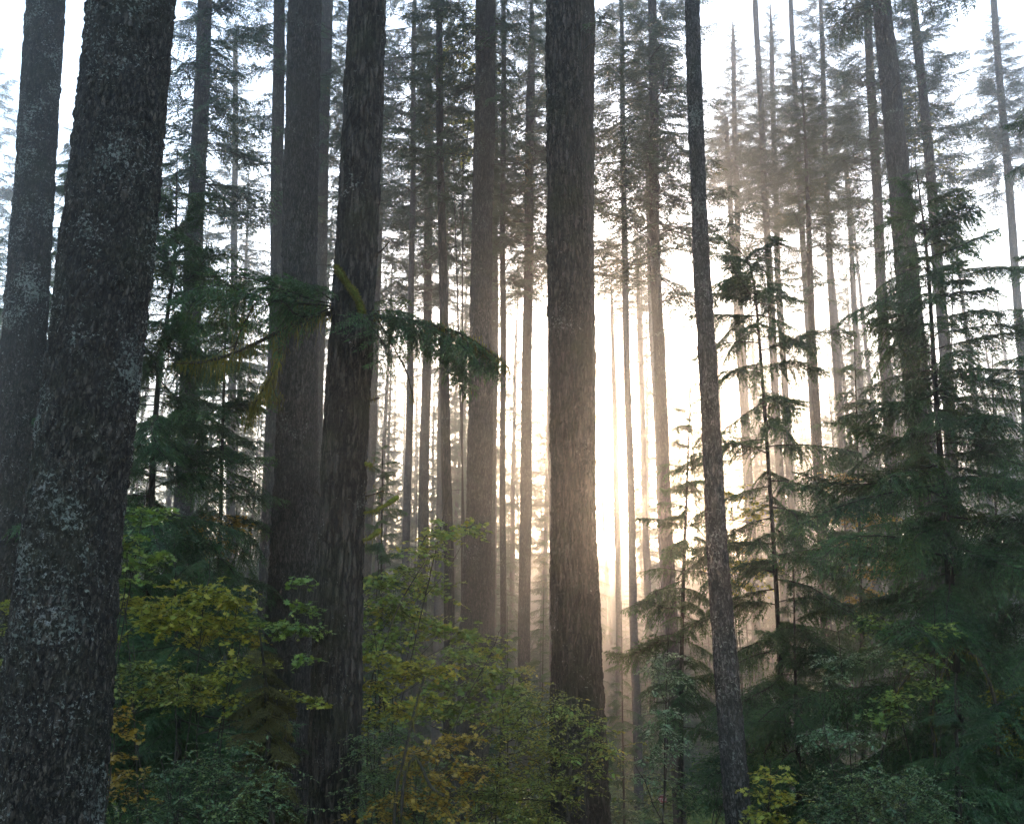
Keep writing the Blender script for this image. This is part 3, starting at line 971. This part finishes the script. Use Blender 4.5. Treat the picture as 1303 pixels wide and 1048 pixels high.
pshrub('brown-gold low shrub between the mossy-boughed trunk and the olive bush', 560, 12.2,
       [(560, 950, .2, 36), (590, 940, .3, 34), (550, 985, 0, 40), (600, 980, .2, 34), (520, 1010, 0, 40), (575, 1020, 0, 44), (520, 960, .3, 34), (480, 1030, 0, 40)], M_MAPLE_O, .042, 'maple', 113, name='leafy_shrub')
pshrub('grey-green small-leaved bush just right of the mossy-boughed trunk foot', 480, 12.6,
       [(470, 945, .2, 34), (500, 935, .3, 34), (480, 980, 0, 40), (470, 1010, 0, 40), (520, 985, .2, 36), (540, 1030, .1, 40)], M_HUCK, .032, 'oval', 114, name='huckleberry_bush', cat='bush', twigs=24, flat=.4)
pshrub('pale glossy-leaved shrub hanging in tiers left of the speckled trunk foot', 845, 15,
       [(850, 835, .2, 26), (835, 850, 0, 24), (862, 862, .2, 28), (840, 880, 0, 22), (850, 905, .1, 32), (830, 925, 0, 28), (855, 950, .2, 30), (830, 965, 0, 26), (815, 990, .1, 24)], M_GLOSS, .042, 'oval', 115, name='leafy_shrub', flat=.15)
pshrub('thin leafy tiers catching light between the two dark hemlocks', 1080, 15.5,
       [(1070, 838, 0, 34), (1105, 832, .1, 30), (1060, 858, 0, 24), (1130, 825, .2, 26), (1150, 842, .2, 26)], M_GLOSS, .042, 'oval', 116, name='leafy_shrub', flat=.12)
pshrub('pale blue-green flat shrub low in the dark between the two right hemlocks', 1060, 13.5,
       [(1050, 930, 0, 32), (1080, 932, .1, 30), (1040, 945, 0, 24), (1100, 942, .1, 22)], M_GLOSS, .038, 'oval', 117, name='leafy_shrub', flat=.12)
pshrub('bright green vine maple sprig deep inside the dense dark hemlock', 1185, 15.2,
       [(1190, 802, -1.6, 24), (1170, 835, -1.6, 26), (1110, 790, -.6, 26), (1180, 870, -1.2, 24), (1140, 885, -1.2, 30), (1120, 905, -1.2, 26)], M_MAPLE_G, .055, 'maple', 118)
pshrub('small yellow vine maple right of the speckled trunk foot', 980, 13,
       [(980, 985, 0, 30), (965, 1005, .1, 24), (995, 1010, 0, 28), (970, 1035, 0, 32), (1000, 1042, .1, 26)], M_MAPLE_Y, .05, 'maple', 119)
pshrub('yellow-green vine maple at the right edge under the dark hemlock', 1290, 14.5,
       [(1290, 880, 0, 34), (1280, 905, .2, 34), (1300, 930, 0, 32), (1275, 950, .2, 30)], M_MAPLE_Y, .05, 'maple', 120)
pshrub('dark green fine-leaved bush at the bottom right', 1130, 11.5,
       [(1080, 1000, 0, 40), (1120, 995, .2, 46), (1165, 1000, .1, 46), (1100, 1035, 0, 50), (1150, 1040, -.1, 50), (1050, 1030, .1, 40), (1195, 1030, 0, 40)], M_HUCK, .03, 'oval', 121, name='huckleberry_bush', cat='bush', twigs=24, flat=.45)
pshrub('yellow vine maple leaves showing at the left edge beside the thickest trunk', 2, 15,
       [(4, 770, 0, 24), (6, 800, 0, 22), (0, 840, 0, 22)], M_MAPLE_Y, .055, 'maple', 122)
pshrub('amber vine maple glowing low behind the drooping-tip hemlock', 935, 20,
       [(925, 690, 0, 30), (950, 720, .2, 34), (930, 745, 0, 30), (960, 650, .3, 28), (930, 630, .2, 24), (915, 715, 0, 24)], M_MAPLE_Y, .06, 'maple', 123)
pshrub('amber vine maple lit from behind, between the grey stem and the dense dark hemlock', 1085, 24,
       [(1075, 650, 0, 30), (1110, 660, .2, 30), (1085, 690, 0, 34), (1120, 720, .2, 34), (1070, 610, .3, 26), (1100, 760, 0, 34)], M_MAPLE_O, .07, 'maple', 124)
pshrub('orange-leaved vine maple hanging under the shaggy dark hemlock', 270, 20,
       [(250, 672, 0, 28), (272, 690, .2, 28), (285, 660, 0, 24), (262, 700, .2, 24), (300, 672, .3, 18)], M_MAPLE_O, .06, 'maple', 125)
pshrub('ivy-like leafy shrub climbing the base of the slim trunk in the open gap', 668, 43.5,
       [(668, 850, -.5, 14), (666, 870, -.5, 16), (670, 890, -.5, 18)], M_MAPLE_Y, .09, 'maple', 126, name='leafy_shrub')

pshrub('slender maple whose golden leaves show high up beside the twin fir trunks', 592, 36,
       [(590, 40, 0, 24), (604, 85, .3, 24), (586, 112, .2, 22), (612, 28, .2, 20), (572, 70, 0, 20), (600, 150, .3, 22), (596, 190, 0, 18)], M_MAPLE_Y, .10, 'maple', 140, name='maple_tree', cat='tree', twigs=7, flat=.6, stem_r=.06)
pshrub('slender maple with golden leaves high in the haze right of the leaning grey trunk', 1180, 40,
       [(1165, 148, 0, 20), (1178, 190, .3, 20), (1206, 212, .2, 18), (1158, 120, .2, 16), (1214, 250, 0, 16)], M_MAPLE_Y, .11, 'maple', 141, name='maple_tree', cat='tree', twigs=6, flat=.6, stem_r=.06)

# fill shrubs further back: individual copies of three bushes
proto = []
for k, (mt, lf, kd, nm) in enumerate(((M_HUCK, .05, 'oval', 'huckleberry_bush'), (M_MAPLE_G, .075, 'maple', 'leafy_shrub'), (M_HUCK_Y, .055, 'oval', 'huckleberry_bush'), (M_FERN, .06, 'oval', 'leafy_shrub'))):
    rr = np.random.default_rng(200 + k)
    L, W = Geo(), Geo()
    for i in range(15):
        a = rr.uniform(0, 6.28)
        q = rr.random() ** .5 * 1.0
        c = np.array([math.cos(a) * q, math.sin(a) * q, rr.uniform(.5, 2.3) * (1 - .3 * q)])
        g, w = spray(rr, c, .5, 22, lf, kd, .35)
        L.add(*g.arrays()[:2])
        W.add(*w.arrays()[:2])
        if i % 3 == 0:
            path = smooth_path([np.array([0, 0, -.2]), c * [.15, .15, .6], c * [.7, .7, 1.0], c * [1.1, 1.1, .95]], 9)
            W.add(*tube(path, np.linspace(.011, .002, 9), 4))
    proto.append((nm, new_mesh('foliage', L.arrays(), [mt]), new_mesh('stem', W.arrays(), [M_TWIG])))
s_rng = np.random.default_rng(300)
n_fill = 0
while n_fill < 165:
    Y = s_rng.uniform(14, 62)
    X = s_rng.uniform(-.54, .54) * Y
    if n_fill > 125:
        Y = s_rng.uniform(20, 64)
        X = s_rng.uniform(.04, .2) * Y
    px = CX + X / Y * FPX * 1.02
    if (Y < 17 and 600 < px < 900) or (Y < 43 and 826 < px < 860):
        continue
    k = int(s_rng.choice([0, 0, 1, 2, 3]))
    nm, m1, m2 = proto[k]
    lab = {0: 'dark green small-leaved bush in the shaded undergrowth among the trunks', 1: 'loose green broad-leaved shrub in the shaded undergrowth among the trunks',
           2: 'olive small-leaved bush in the shaded undergrowth among the trunks', 3: 'low dark leafy shrub in the shaded undergrowth among the trunks'}[k]
    t = thing(nm, lab, 'shrub', (X, Y, float(ground_z(X, Y)) - .1), 'shaded shrubs of the undergrowth, kind %s' % ('dark green', 'broad-leaved', 'olive', 'low dark')[k])
    obj('foliage', m1, t)
    obj('stem', m2, t)
    s = s_rng.uniform(.7, 1.3)
    t.scale = (s, s, s * s_rng.uniform(.8, 1.2))
    t.rotation_euler = (0, 0, s_rng.uniform(0, 6.28))
    n_fill += 1


# ------------------------------------------------------------------ moss on the mossy-boughed trunk
def moss_strands(rng, path, n, lmin, lmax, w=.005, spread=.04):
    i = rng.integers(0, len(path) - 1, n)
    f = rng.random(n)[:, None]
    p = path[i] * (1 - f) + path[i + 1] * f + rng.normal(0, spread, (n, 3))
    i = np.clip(i, 0, len(path) - 2)
    clump = .35 + 1.3 * vnoise(p * [9, 9, 9], 3) ** 2
    l = rng.uniform(lmin, lmax, n) * rng.random(n) ** .8 * clump * 1.5
    a = rng.uniform(0, 6.28, n)
    s = np.stack([np.cos(a), np.sin(a), np.zeros(n)], 1) * w
    tip = p.copy()
    tip += rng.normal(0, .15, (n, 3)) * l[:, None]
    tip[:, 2] = p[:, 2] - l
    mid = (p + tip) / 2 + rng.normal(0, .06, (n, 3)) * l[:, None]
    V = np.stack([p - s, p + s, mid + s * .8, tip, mid - s * .8], 1).reshape(-1, 3)
    b = np.arange(n) * 5
    F = np.concatenate([np.stack([b, b + 1, b + 2], 1), np.stack([b, b + 2, b + 4], 1), np.stack([b + 4, b + 2, b + 3], 1)])
    return V, F


def fuzz(rng, path, R, n, l):
    i = rng.integers(0, len(path) - 1, n)
    f = rng.random(n)
    p = path[i] * (1 - f)[:, None] + path[i + 1] * f[:, None]
    r = R[i] * (1 - f) + R[i + 1] * f
    d = rng.normal(0, 1, (n, 3))
    d /= np.linalg.norm(d, axis=1)[:, None]
    q = p + d * r[:, None] * .9
    s = np.cross(d, rng.normal(0, 1, (n, 3)))
    s /= np.linalg.norm(s, axis=1)[:, None]
    tip = q + d * (l * rng.uniform(.4, 1.2, n))[:, None]
    V = np.stack([q - s * .005, q + s * .005, tip], 1).reshape(-1, 3)
    b = np.arange(n) * 3
    return V, np.stack([b, b + 1, b + 2], 1)


mo = np.random.default_rng(55)


def gp(px, py, dY=0.0):
    return at(px, py, 13.4 + dY) - G_BASE


def mossy_branch(name, pts, r0, r1, strands=0, lmin=.05, lmax=.3, fuzzn=0, fuzzl=.03, wood=None, parent=T_G):
    path = smooth_path(np.array(pts), 22)
    R = np.linspace(r0, r1, 22)
    R = R * (1 + .16 * np.sin(np.linspace(0, 17, 22)) + .3 * (mo.random(22) - .5))
    V, F = tube(path, R, 8)
    o = obj(name, new_mesh(name, (V, F, np.zeros(len(F), np.int32)), [wood or M_TWIG], True), parent)
    if strands or fuzzn:
        g = Geo()
        if strands:
            g.add(*moss_strands(mo, path, strands, lmin, lmax))
        if fuzzn:
            g.add(*fuzz(mo, path, R, fuzzn, fuzzl))
        obj('moss', new_mesh('moss', g.arrays(), [M_MOSS]), o)
    return o


# left: long mossy limb drooping away, its hanging forks
mossy_branch('branch', [gp(436, 398), gp(398, 403, -.1), (gp(352, 424, -.3)), gp(305, 446, -.5), gp(262, 460, -.7), gp(225, 462, -.9)], .035, .014, 650, .04, .40, 700, .03)
mossy_branch('branch', [gp(297, 446, -.5), gp(310, 412, -.5), gp(325, 385, -.5)], .014, .007, 160, .04, .16, 100)
mossy_branch('branch', [gp(356, 424, -.3), gp(354, 455, -.3), gp(344, 480, -.35), gp(326, 510, -.4), gp(316, 535, -.4)], .016, .008, 620, .08, .34, 260)
mossy_branch('branch', [gp(346, 478, -.35), gp(350, 500, -.35), (gp(358, 515, -.3))], .009, .005, 120, .05, .2)
mossy_branch('branch', [gp(432, 392), gp(410, 388, -.1), gp(360, 384, -.2), gp(310, 372, -.4), gp(270, 350, -.5)], .022, .008, 160, .04, .2, 60)
# right: mossy limb with drooping twigs
mossy_branch('branch', [gp(462, 402), gp(495, 404, -.1), gp(540, 412, -.2), gp(585, 424, -.3), gp(620, 445, -.4), gp(648, 468, -.4)], .032, .010, 800, .05, .26, 400)
mossy_branch('branch', [gp(480, 405), gp(500, 440, -.1), gp(516, 470, -.1), gp(523, 495, -.1), gp(527, 512, -.1)], .011, .009, 110, .03, .10, 60)
mossy_branch('branch', [gp(574, 424, -.3), gp(580, 470, -.3), gp(592, 506, -.3)], .008, .005, 60, .03, .1)
mossy_branch('branch', [gp(500, 404), gp(512, 392, -.1), gp(522, 382, -.1)], .010, .005, 30, .03, .06)
# broken stubs
mossy_branch('branch_stub', [gp(462, 402, -.3), gp(454, 378, -.42), gp(440, 358, -.46), gp(428, 340, -.46)], .034, .040, 0, 0, 0, 3200, .045, M_MOSSB)
mossy_branch('branch_stub', [gp(470, 327), gp(484, 320, -.1), gp(496, 307, -.1)], .022, .006, 0, 0, 0, 60, .015)
mossy_branch('branch_stub', [gp(462, 511), gp(472, 509, -.05), gp(483, 506, -.05)], .016, .013, 50, .03, .06, 60, .015)
mossy_branch('branch_stub', [gp(455, 588), gp(466, 590, -.05), gp(473, 592, -.05)], .022, .03, 60, .03, .07, 220, .02, M_MOSSB)
mossy_branch('branch_stub', [gp(460, 632), gp(474, 629, -.05), gp(488, 624, -.05)], .014, .006, 20, .02, .05, 30)
mossy_branch('branch_stub', [gp(458, 653), gp(476, 650, -.05), gp(490, 643, -.08), gp(506, 632, -.08)], .011, .036, 50, .03, .09, 600, .02, M_MOSSB)
mossy_branch('branch_stub', [gp(450, 688), gp(466, 686, -.08), gp(476, 680, -.08), gp(483, 674, -.08)], .014, .04, 60, .03, .1, 600, .02, M_MOSSB)
mossy_branch('branch_stub', [gp(412, 636), gp(402, 625, -.1), gp(390, 616, -.1)], .012, .005)


def g_bough(px, py, tox, toy, dY, s_y=1.0, meshes=ME_BOUGH_W, k=0, roll=0.0):
    a, b = gp(px, py, dY * .3), gp(tox, toy, dY)
    d = b - a
    l = np.linalg.norm(d)
    o = obj('bough', meshes[k % len(meshes)], T_G, a)
    o.rotation_euler = Matrix(rotm(math.atan2(d[1], d[0]), math.asin(d[2] / l) + .1, roll).tolist()).to_euler()
    s = l / 1.45
    o.scale = (s, s * s_y, s)
    return o


for i, a in enumerate([(430, 388, 268, 350, -.5, 1.0), (425, 384, 330, 350, .5, 1.0), (380, 386, 232, 392, -.8, 1.1), (430, 380, 372, 352, -.9, 1.0), (425, 390, 300, 385, -1.2, 1.1), (410, 392, 345, 395, .6, 1.0), (330, 376, 236, 432, -.7, 1.0), (300, 365, 215, 385, -1.0, 1.0),
                       (470, 396, 545, 402, -.7, 1.2), (470, 400, 575, 425, .5, 1.0), (500, 404, 600, 440, -.9, 1.0), (540, 410, 640, 466, -.5, 1.1), (560, 416, 612, 472, -.8, 1.0), (590, 428, 655, 470, -.3, 1.1), (470, 402, 500, 450, -.9, 1.2), (480, 405, 545, 445, .7, 1.1), (575, 424, 592, 480, -.5, 1.0), (466, 385, 520, 385, .6, 1.1), (475, 398, 560, 440, -.5, 1.2), (520, 408, 618, 470, .4, 1.2), (470, 408, 520, 450, -.3, 1.2), (550, 412, 606, 500, -.2, 1.1), (600, 434, 640, 490, -.3, 1.2), (432, 398, 330, 400, .3, 1.1), (300, 440, 250, 480, -.5, 1.1)]):
    g_bough(*a, k=i, roll=mo.normal(0, .3))

# bare snags on other trunks (left trunk, stout grey trunk)
# ------------------------------------------------------------------ arching mossy stems
def mossy_stem(label, pts, Y, r0, r1, seed, strands=120):
    P = np.array([at(x, y, Y + dy) for x, y, dy in pts])
    base = P[0].copy()
    base[2] = float(ground_z(P[0][0], P[0][1])) - .1
    P = np.vstack([base, P])
    t = thing('mossy_stem', label, 'stem', base)
    path = smooth_path(P - base, 20)
    R = np.linspace(r0, r1, 20)
    V, F = tube(path, R, 7)
    o = obj('stem', new_mesh('stem', (V, F, np.zeros(len(F), np.int32)), [M_TWIG], True), t)
    g = Geo()
    g.add(*moss_strands(mo, path, strands, .03, .12, .008, .015))
    g.add(*fuzz(mo, path, R, strands * 3, .025))
    obj('moss', new_mesh('moss', g.arrays(), [M_MOSS]), t)


mossy_stem('upright mossy stem rising through the yellow vine maple', [(503, 1020, 0), (515, 960, 0), (527, 905, 0), (540, 860, 0)], 12, .022, .012, 1)
mossy_stem('crooked mossy branch drooping to the right among the brown-gold leaves', [(512, 1010, 0), (528, 965, 0), (548, 1000, 0), (565, 1012, 0)], 11.8, .018, .02, 2)
mossy_stem('thin bare stem slanting up through the tall green vine maple', [(470, 900, 0), (482, 840, 0), (508, 770, .2), (540, 715, .3)], 14.6, .016, .007, 3, 30)
mossy_stem('long mossy stem arching left out of the dense dark hemlock', [(1212, 900, 0), (1196, 830, -.3), (1165, 850, -.5), (1140, 880, -.6), (1122, 912, -.6)], 14.6, .03, .014, 4, 260)
mossy_stem('mossy stem curving down beside the dense dark hemlock trunk', [(1190, 960, 0), (1186, 900, -.3), (1206, 838, -.4), (1222, 818, -.3)], 14.4, .028, .018, 5, 200)
mossy_stem('second mossy stem hanging in an arc right of the dense hemlock trunk', [(1270, 960, 0), (1266, 890, -.2), (1245, 840, -.3), (1222, 826, -.3)], 14.4, .03, .02, 6, 200)

# ------------------------------------------------------------------ stop sign on its post
SY = 42.0
sp = at(843, 1017, SY)
sr = 6.2 * mpp(843, 1017, SY)
M_RED = plain_mat('sign_red', [(.4, (.18, .006, .012)), (.6, (.24, .008, .015))], 5.0, .45, 0)
M_WHITE = plain_mat('sign_white', [(.4, (.36, .36, .36)), (.6, (.44, .44, .44))], 5.0, .45, 0)
M_POST = plain_mat('post_metal', [(.4, (.12, .13, .12)), (.6, (.2, .21, .2))], 20.0, .6, .1, .4, .4)
zg = float(ground_z(sp[0], SY))
t = thing('stop_sign', 'small red octagonal stop sign with white lettering on a thin post, low among the shrubs', 'sign', (sp[0], SY, zg))


def octo(r, y0, y1):
    a = np.arange(8) * math.pi / 4 + math.pi / 8
    V = np.vstack([np.stack([np.cos(a) * r, np.full(8, y0), np.sin(a) * r], 1), np.stack([np.cos(a) * r, np.full(8, y1), np.sin(a) * r], 1)])
    F = [[0, i, i + 1] for i in range(1, 7)] + [[8, 8 + i + 1, 8 + i] for i in range(1, 7)]
    for i in range(8):
        j = (i + 1) % 8
        F += [[i, 8 + i, 8 + j], [i, 8 + j, j]]
    return V, np.array(F)


zc = sp[2] - zg
V, F = octo(sr, 0.0, .006)
pl = obj('sign_border', new_mesh('sign_border', (V, F, np.zeros(len(F), np.int32)), [M_WHITE]), t, (0, 0, zc))
V, F = octo(sr * .93, -.004, -.0005)
obj('sign_face', new_mesh('sign_face', (V, F, np.zeros(len(F), np.int32)), [M_RED]), t, (0, 0, zc))
fc = bpy.data.curves.new('lettering', 'FONT')
fc.body = 'STOP'
fc.align_x = 'CENTER'
fc.align_y = 'CENTER'
fc.size = sr * .82
fc.extrude = .001
fo = bpy.data.objects.new('lettering_tmp', fc)
COL.objects.link(fo)
dg = bpy.context.evaluated_depsgraph_get()
fm = bpy.data.meshes.new_from_object(fo.evaluated_get(dg))
COL.objects.unlink(fo)
bpy.data.objects.remove(fo)
fm.materials.clear()
fm.materials.append(M_WHITE)
lo = obj('lettering', fm, t, (0, -.008, zc))
lo.rotation_euler = (math.pi / 2, 0, 0)
V, F = tube([[0, .03, -.3], [0, .03, zc + sr * .8]], [.025, .025], 8)
obj('post', new_mesh('post', (V, F, np.zeros(len(F), np.int32)), [M_POST]), t)

# ------------------------------------------------------------------ ground
M_GROUND = plain_mat('forest_floor', [(.3, (.012, .010, .007)), (.5, (.035, .028, .016)), (.7, (.07, .05, .025))], 3.0, .95, .8)
xs = np.unique(np.concatenate([np.linspace(-700, -60, 20), np.linspace(-60, 60, 161), np.linspace(60, 700, 20)]))
ys = np.unique(np.concatenate([np.linspace(-700, -10, 20), np.linspace(-10, 90, 141), np.linspace(90, 700, 30)]))
X, Yg = np.meshgrid(xs, ys)
Z = ground_z(X.ravel(), Yg.ravel()) + .08 * (vnoise(np.stack([X.ravel() * 1.7, Yg.ravel() * 1.7, 0 * X.ravel()], 1), 4) - .5)
V = np.stack([X.ravel(), Yg.ravel(), Z], 1)
nx = len(xs)
i = np.arange(len(ys) - 1)[:, None] * nx
j = np.arange(nx - 1)[None, :]
a, b, c, d = (i + j).ravel(), (i + j + 1).ravel(), (i + nx + j + 1).ravel(), (i + nx + j).ravel()
F = np.concatenate([np.stack([a, b, c], 1), np.stack([a, c, d], 1)])
g = obj('ground', new_mesh('ground', (V, F, np.zeros(len(F), np.int32)), [M_GROUND], True))
g['kind'] = 'structure'

# ferns and litter: nobody could count them
u_rng = np.random.default_rng(400)


def fern(rng):
    g = Geo()
    for k in range(11):
        a = k / 11 * 6.28 + rng.normal(0, .2)
        L = rng.uniform(.6, 1.0)
        t = np.linspace(.12, 1, 16)
        R = np.array([math.cos(a), math.sin(a)])
        ax = np.stack([R[0] * L * t * .9, R[1] * L * t * .9, L * (.9 * t - .75 * t * t)], 1)
        for sg in (1, -1):
            d = np.tile([-R[1] * sg + R[0] * .3, R[0] * sg + R[1] * .3, -.15], (16, 1))
            d += rng.normal(0, .1, d.shape)
            d /= np.linalg.norm(d, axis=1)[:, None]
            g.add(*twiglets(ax, d, .17 * np.sin(np.pi * np.clip(t * .9 + .08, 0, 1)) + .02, np.full(16, .035), rng))
    return g.arrays()


FERNS = [fern(u_rng) for _ in range(3)]
g = Geo()
for k in range(420):
    Y = 4 + 50 * u_rng.random() ** 1.3
    X = u_rng.uniform(-.56, .56) * Y
    s = u_rng.uniform(.7, 1.5)
    g.add_geo(FERNS[int(u_rng.integers(3))], m4(rotm(u_rng.uniform(0, 6.28), 0) , (X, Y, float(ground_z(X, Y)) - .02), s))
uc = obj('undergrowth', new_mesh('undergrowth', g.arrays(), [M_FERN]))
uc['kind'] = 'stuff'
uc['label'] = 'dark ferns and low leafy growth covering the forest floor'

# ------------------------------------------------------------------ haze
HZ = 88.0
DENS = .0023
bx = [(-690, -690, -12), (690, 690, HZ)]
V = np.array([[x, y, z] for z in (bx[0][2], bx[1][2]) for x, y in ((-720, -720), (720, -720), (720, 720), (-720, 720))], float)
F = np.array([[0, 2, 1], [0, 3, 2], [4, 5, 6], [4, 6, 7], [0, 1, 5], [0, 5, 4], [1, 2, 6], [1, 6, 5], [2, 3, 7], [2, 7, 6], [3, 0, 4], [3, 4, 7]])
m, nt = mat_base('haze_volume')
out = N(nt, 'ShaderNodeOutputMaterial')
pv = N(nt, 'ShaderNodeVolumePrincipled', Density=DENS, Anisotropy=.89)
pv.inputs['Color'].default_value = (.97, .97, .98, 1)
nt.links.new(pv.outputs[0], out.inputs['Volume'])
hz = obj('haze', new_mesh('haze', (V, F, np.zeros(12, np.int32)), [m]))
hz['kind'] = 'stuff'
hz['label'] = 'pale morning mist hanging between the trunks'

# ------------------------------------------------------------------ light
w = bpy.data.worlds.new('World')
scene.world = w
w.use_nodes = True
nt = w.node_tree
bg = nt.nodes['Background']
sky = nt.nodes.new('ShaderNodeTexSky')
sky.sky_type = 'NISHITA'
sky.sun_disc = False
sky.sun_elevation = SUN_EL
sky.sun_rotation = SUN_AZ
sky.air_density = 1.0
sky.dust_density = 0.5
sky.ozone_density = 1.0
nt.links.new(sky.outputs[0], bg.inputs[0])
bg.inputs[1].default_value = .15
sd = bpy.data.lights.new('sun', 'SUN')
sd.energy = 2.0
sd.angle = math.radians(.5)
sd.color = (1.0, .69, .44)
so = bpy.data.objects.new('sun', sd)
COL.objects.link(so)
so.rotation_euler = (math.pi / 2 - SUN_EL, 0, math.pi - SUN_AZ)
so.location = (0, 0, 50)

# ------------------------------------------------------------------ render settings
scene.view_settings.view_transform = 'Standard'
scene.view_settings.look = 'None'
scene.view_settings.exposure = 2.35
scene.view_settings.gamma = 1.0
c = scene.cycles
c.use_denoising = True
c.use_adaptive_sampling = False
c.volume_bounces = 2
c.max_bounces = 6
c.diffuse_bounces = 3
c.glossy_bounces = 1
c.transmission_bounces = 3
c.transparent_max_bounces = 4
c.caustics_reflective = False
c.caustics_refractive = False
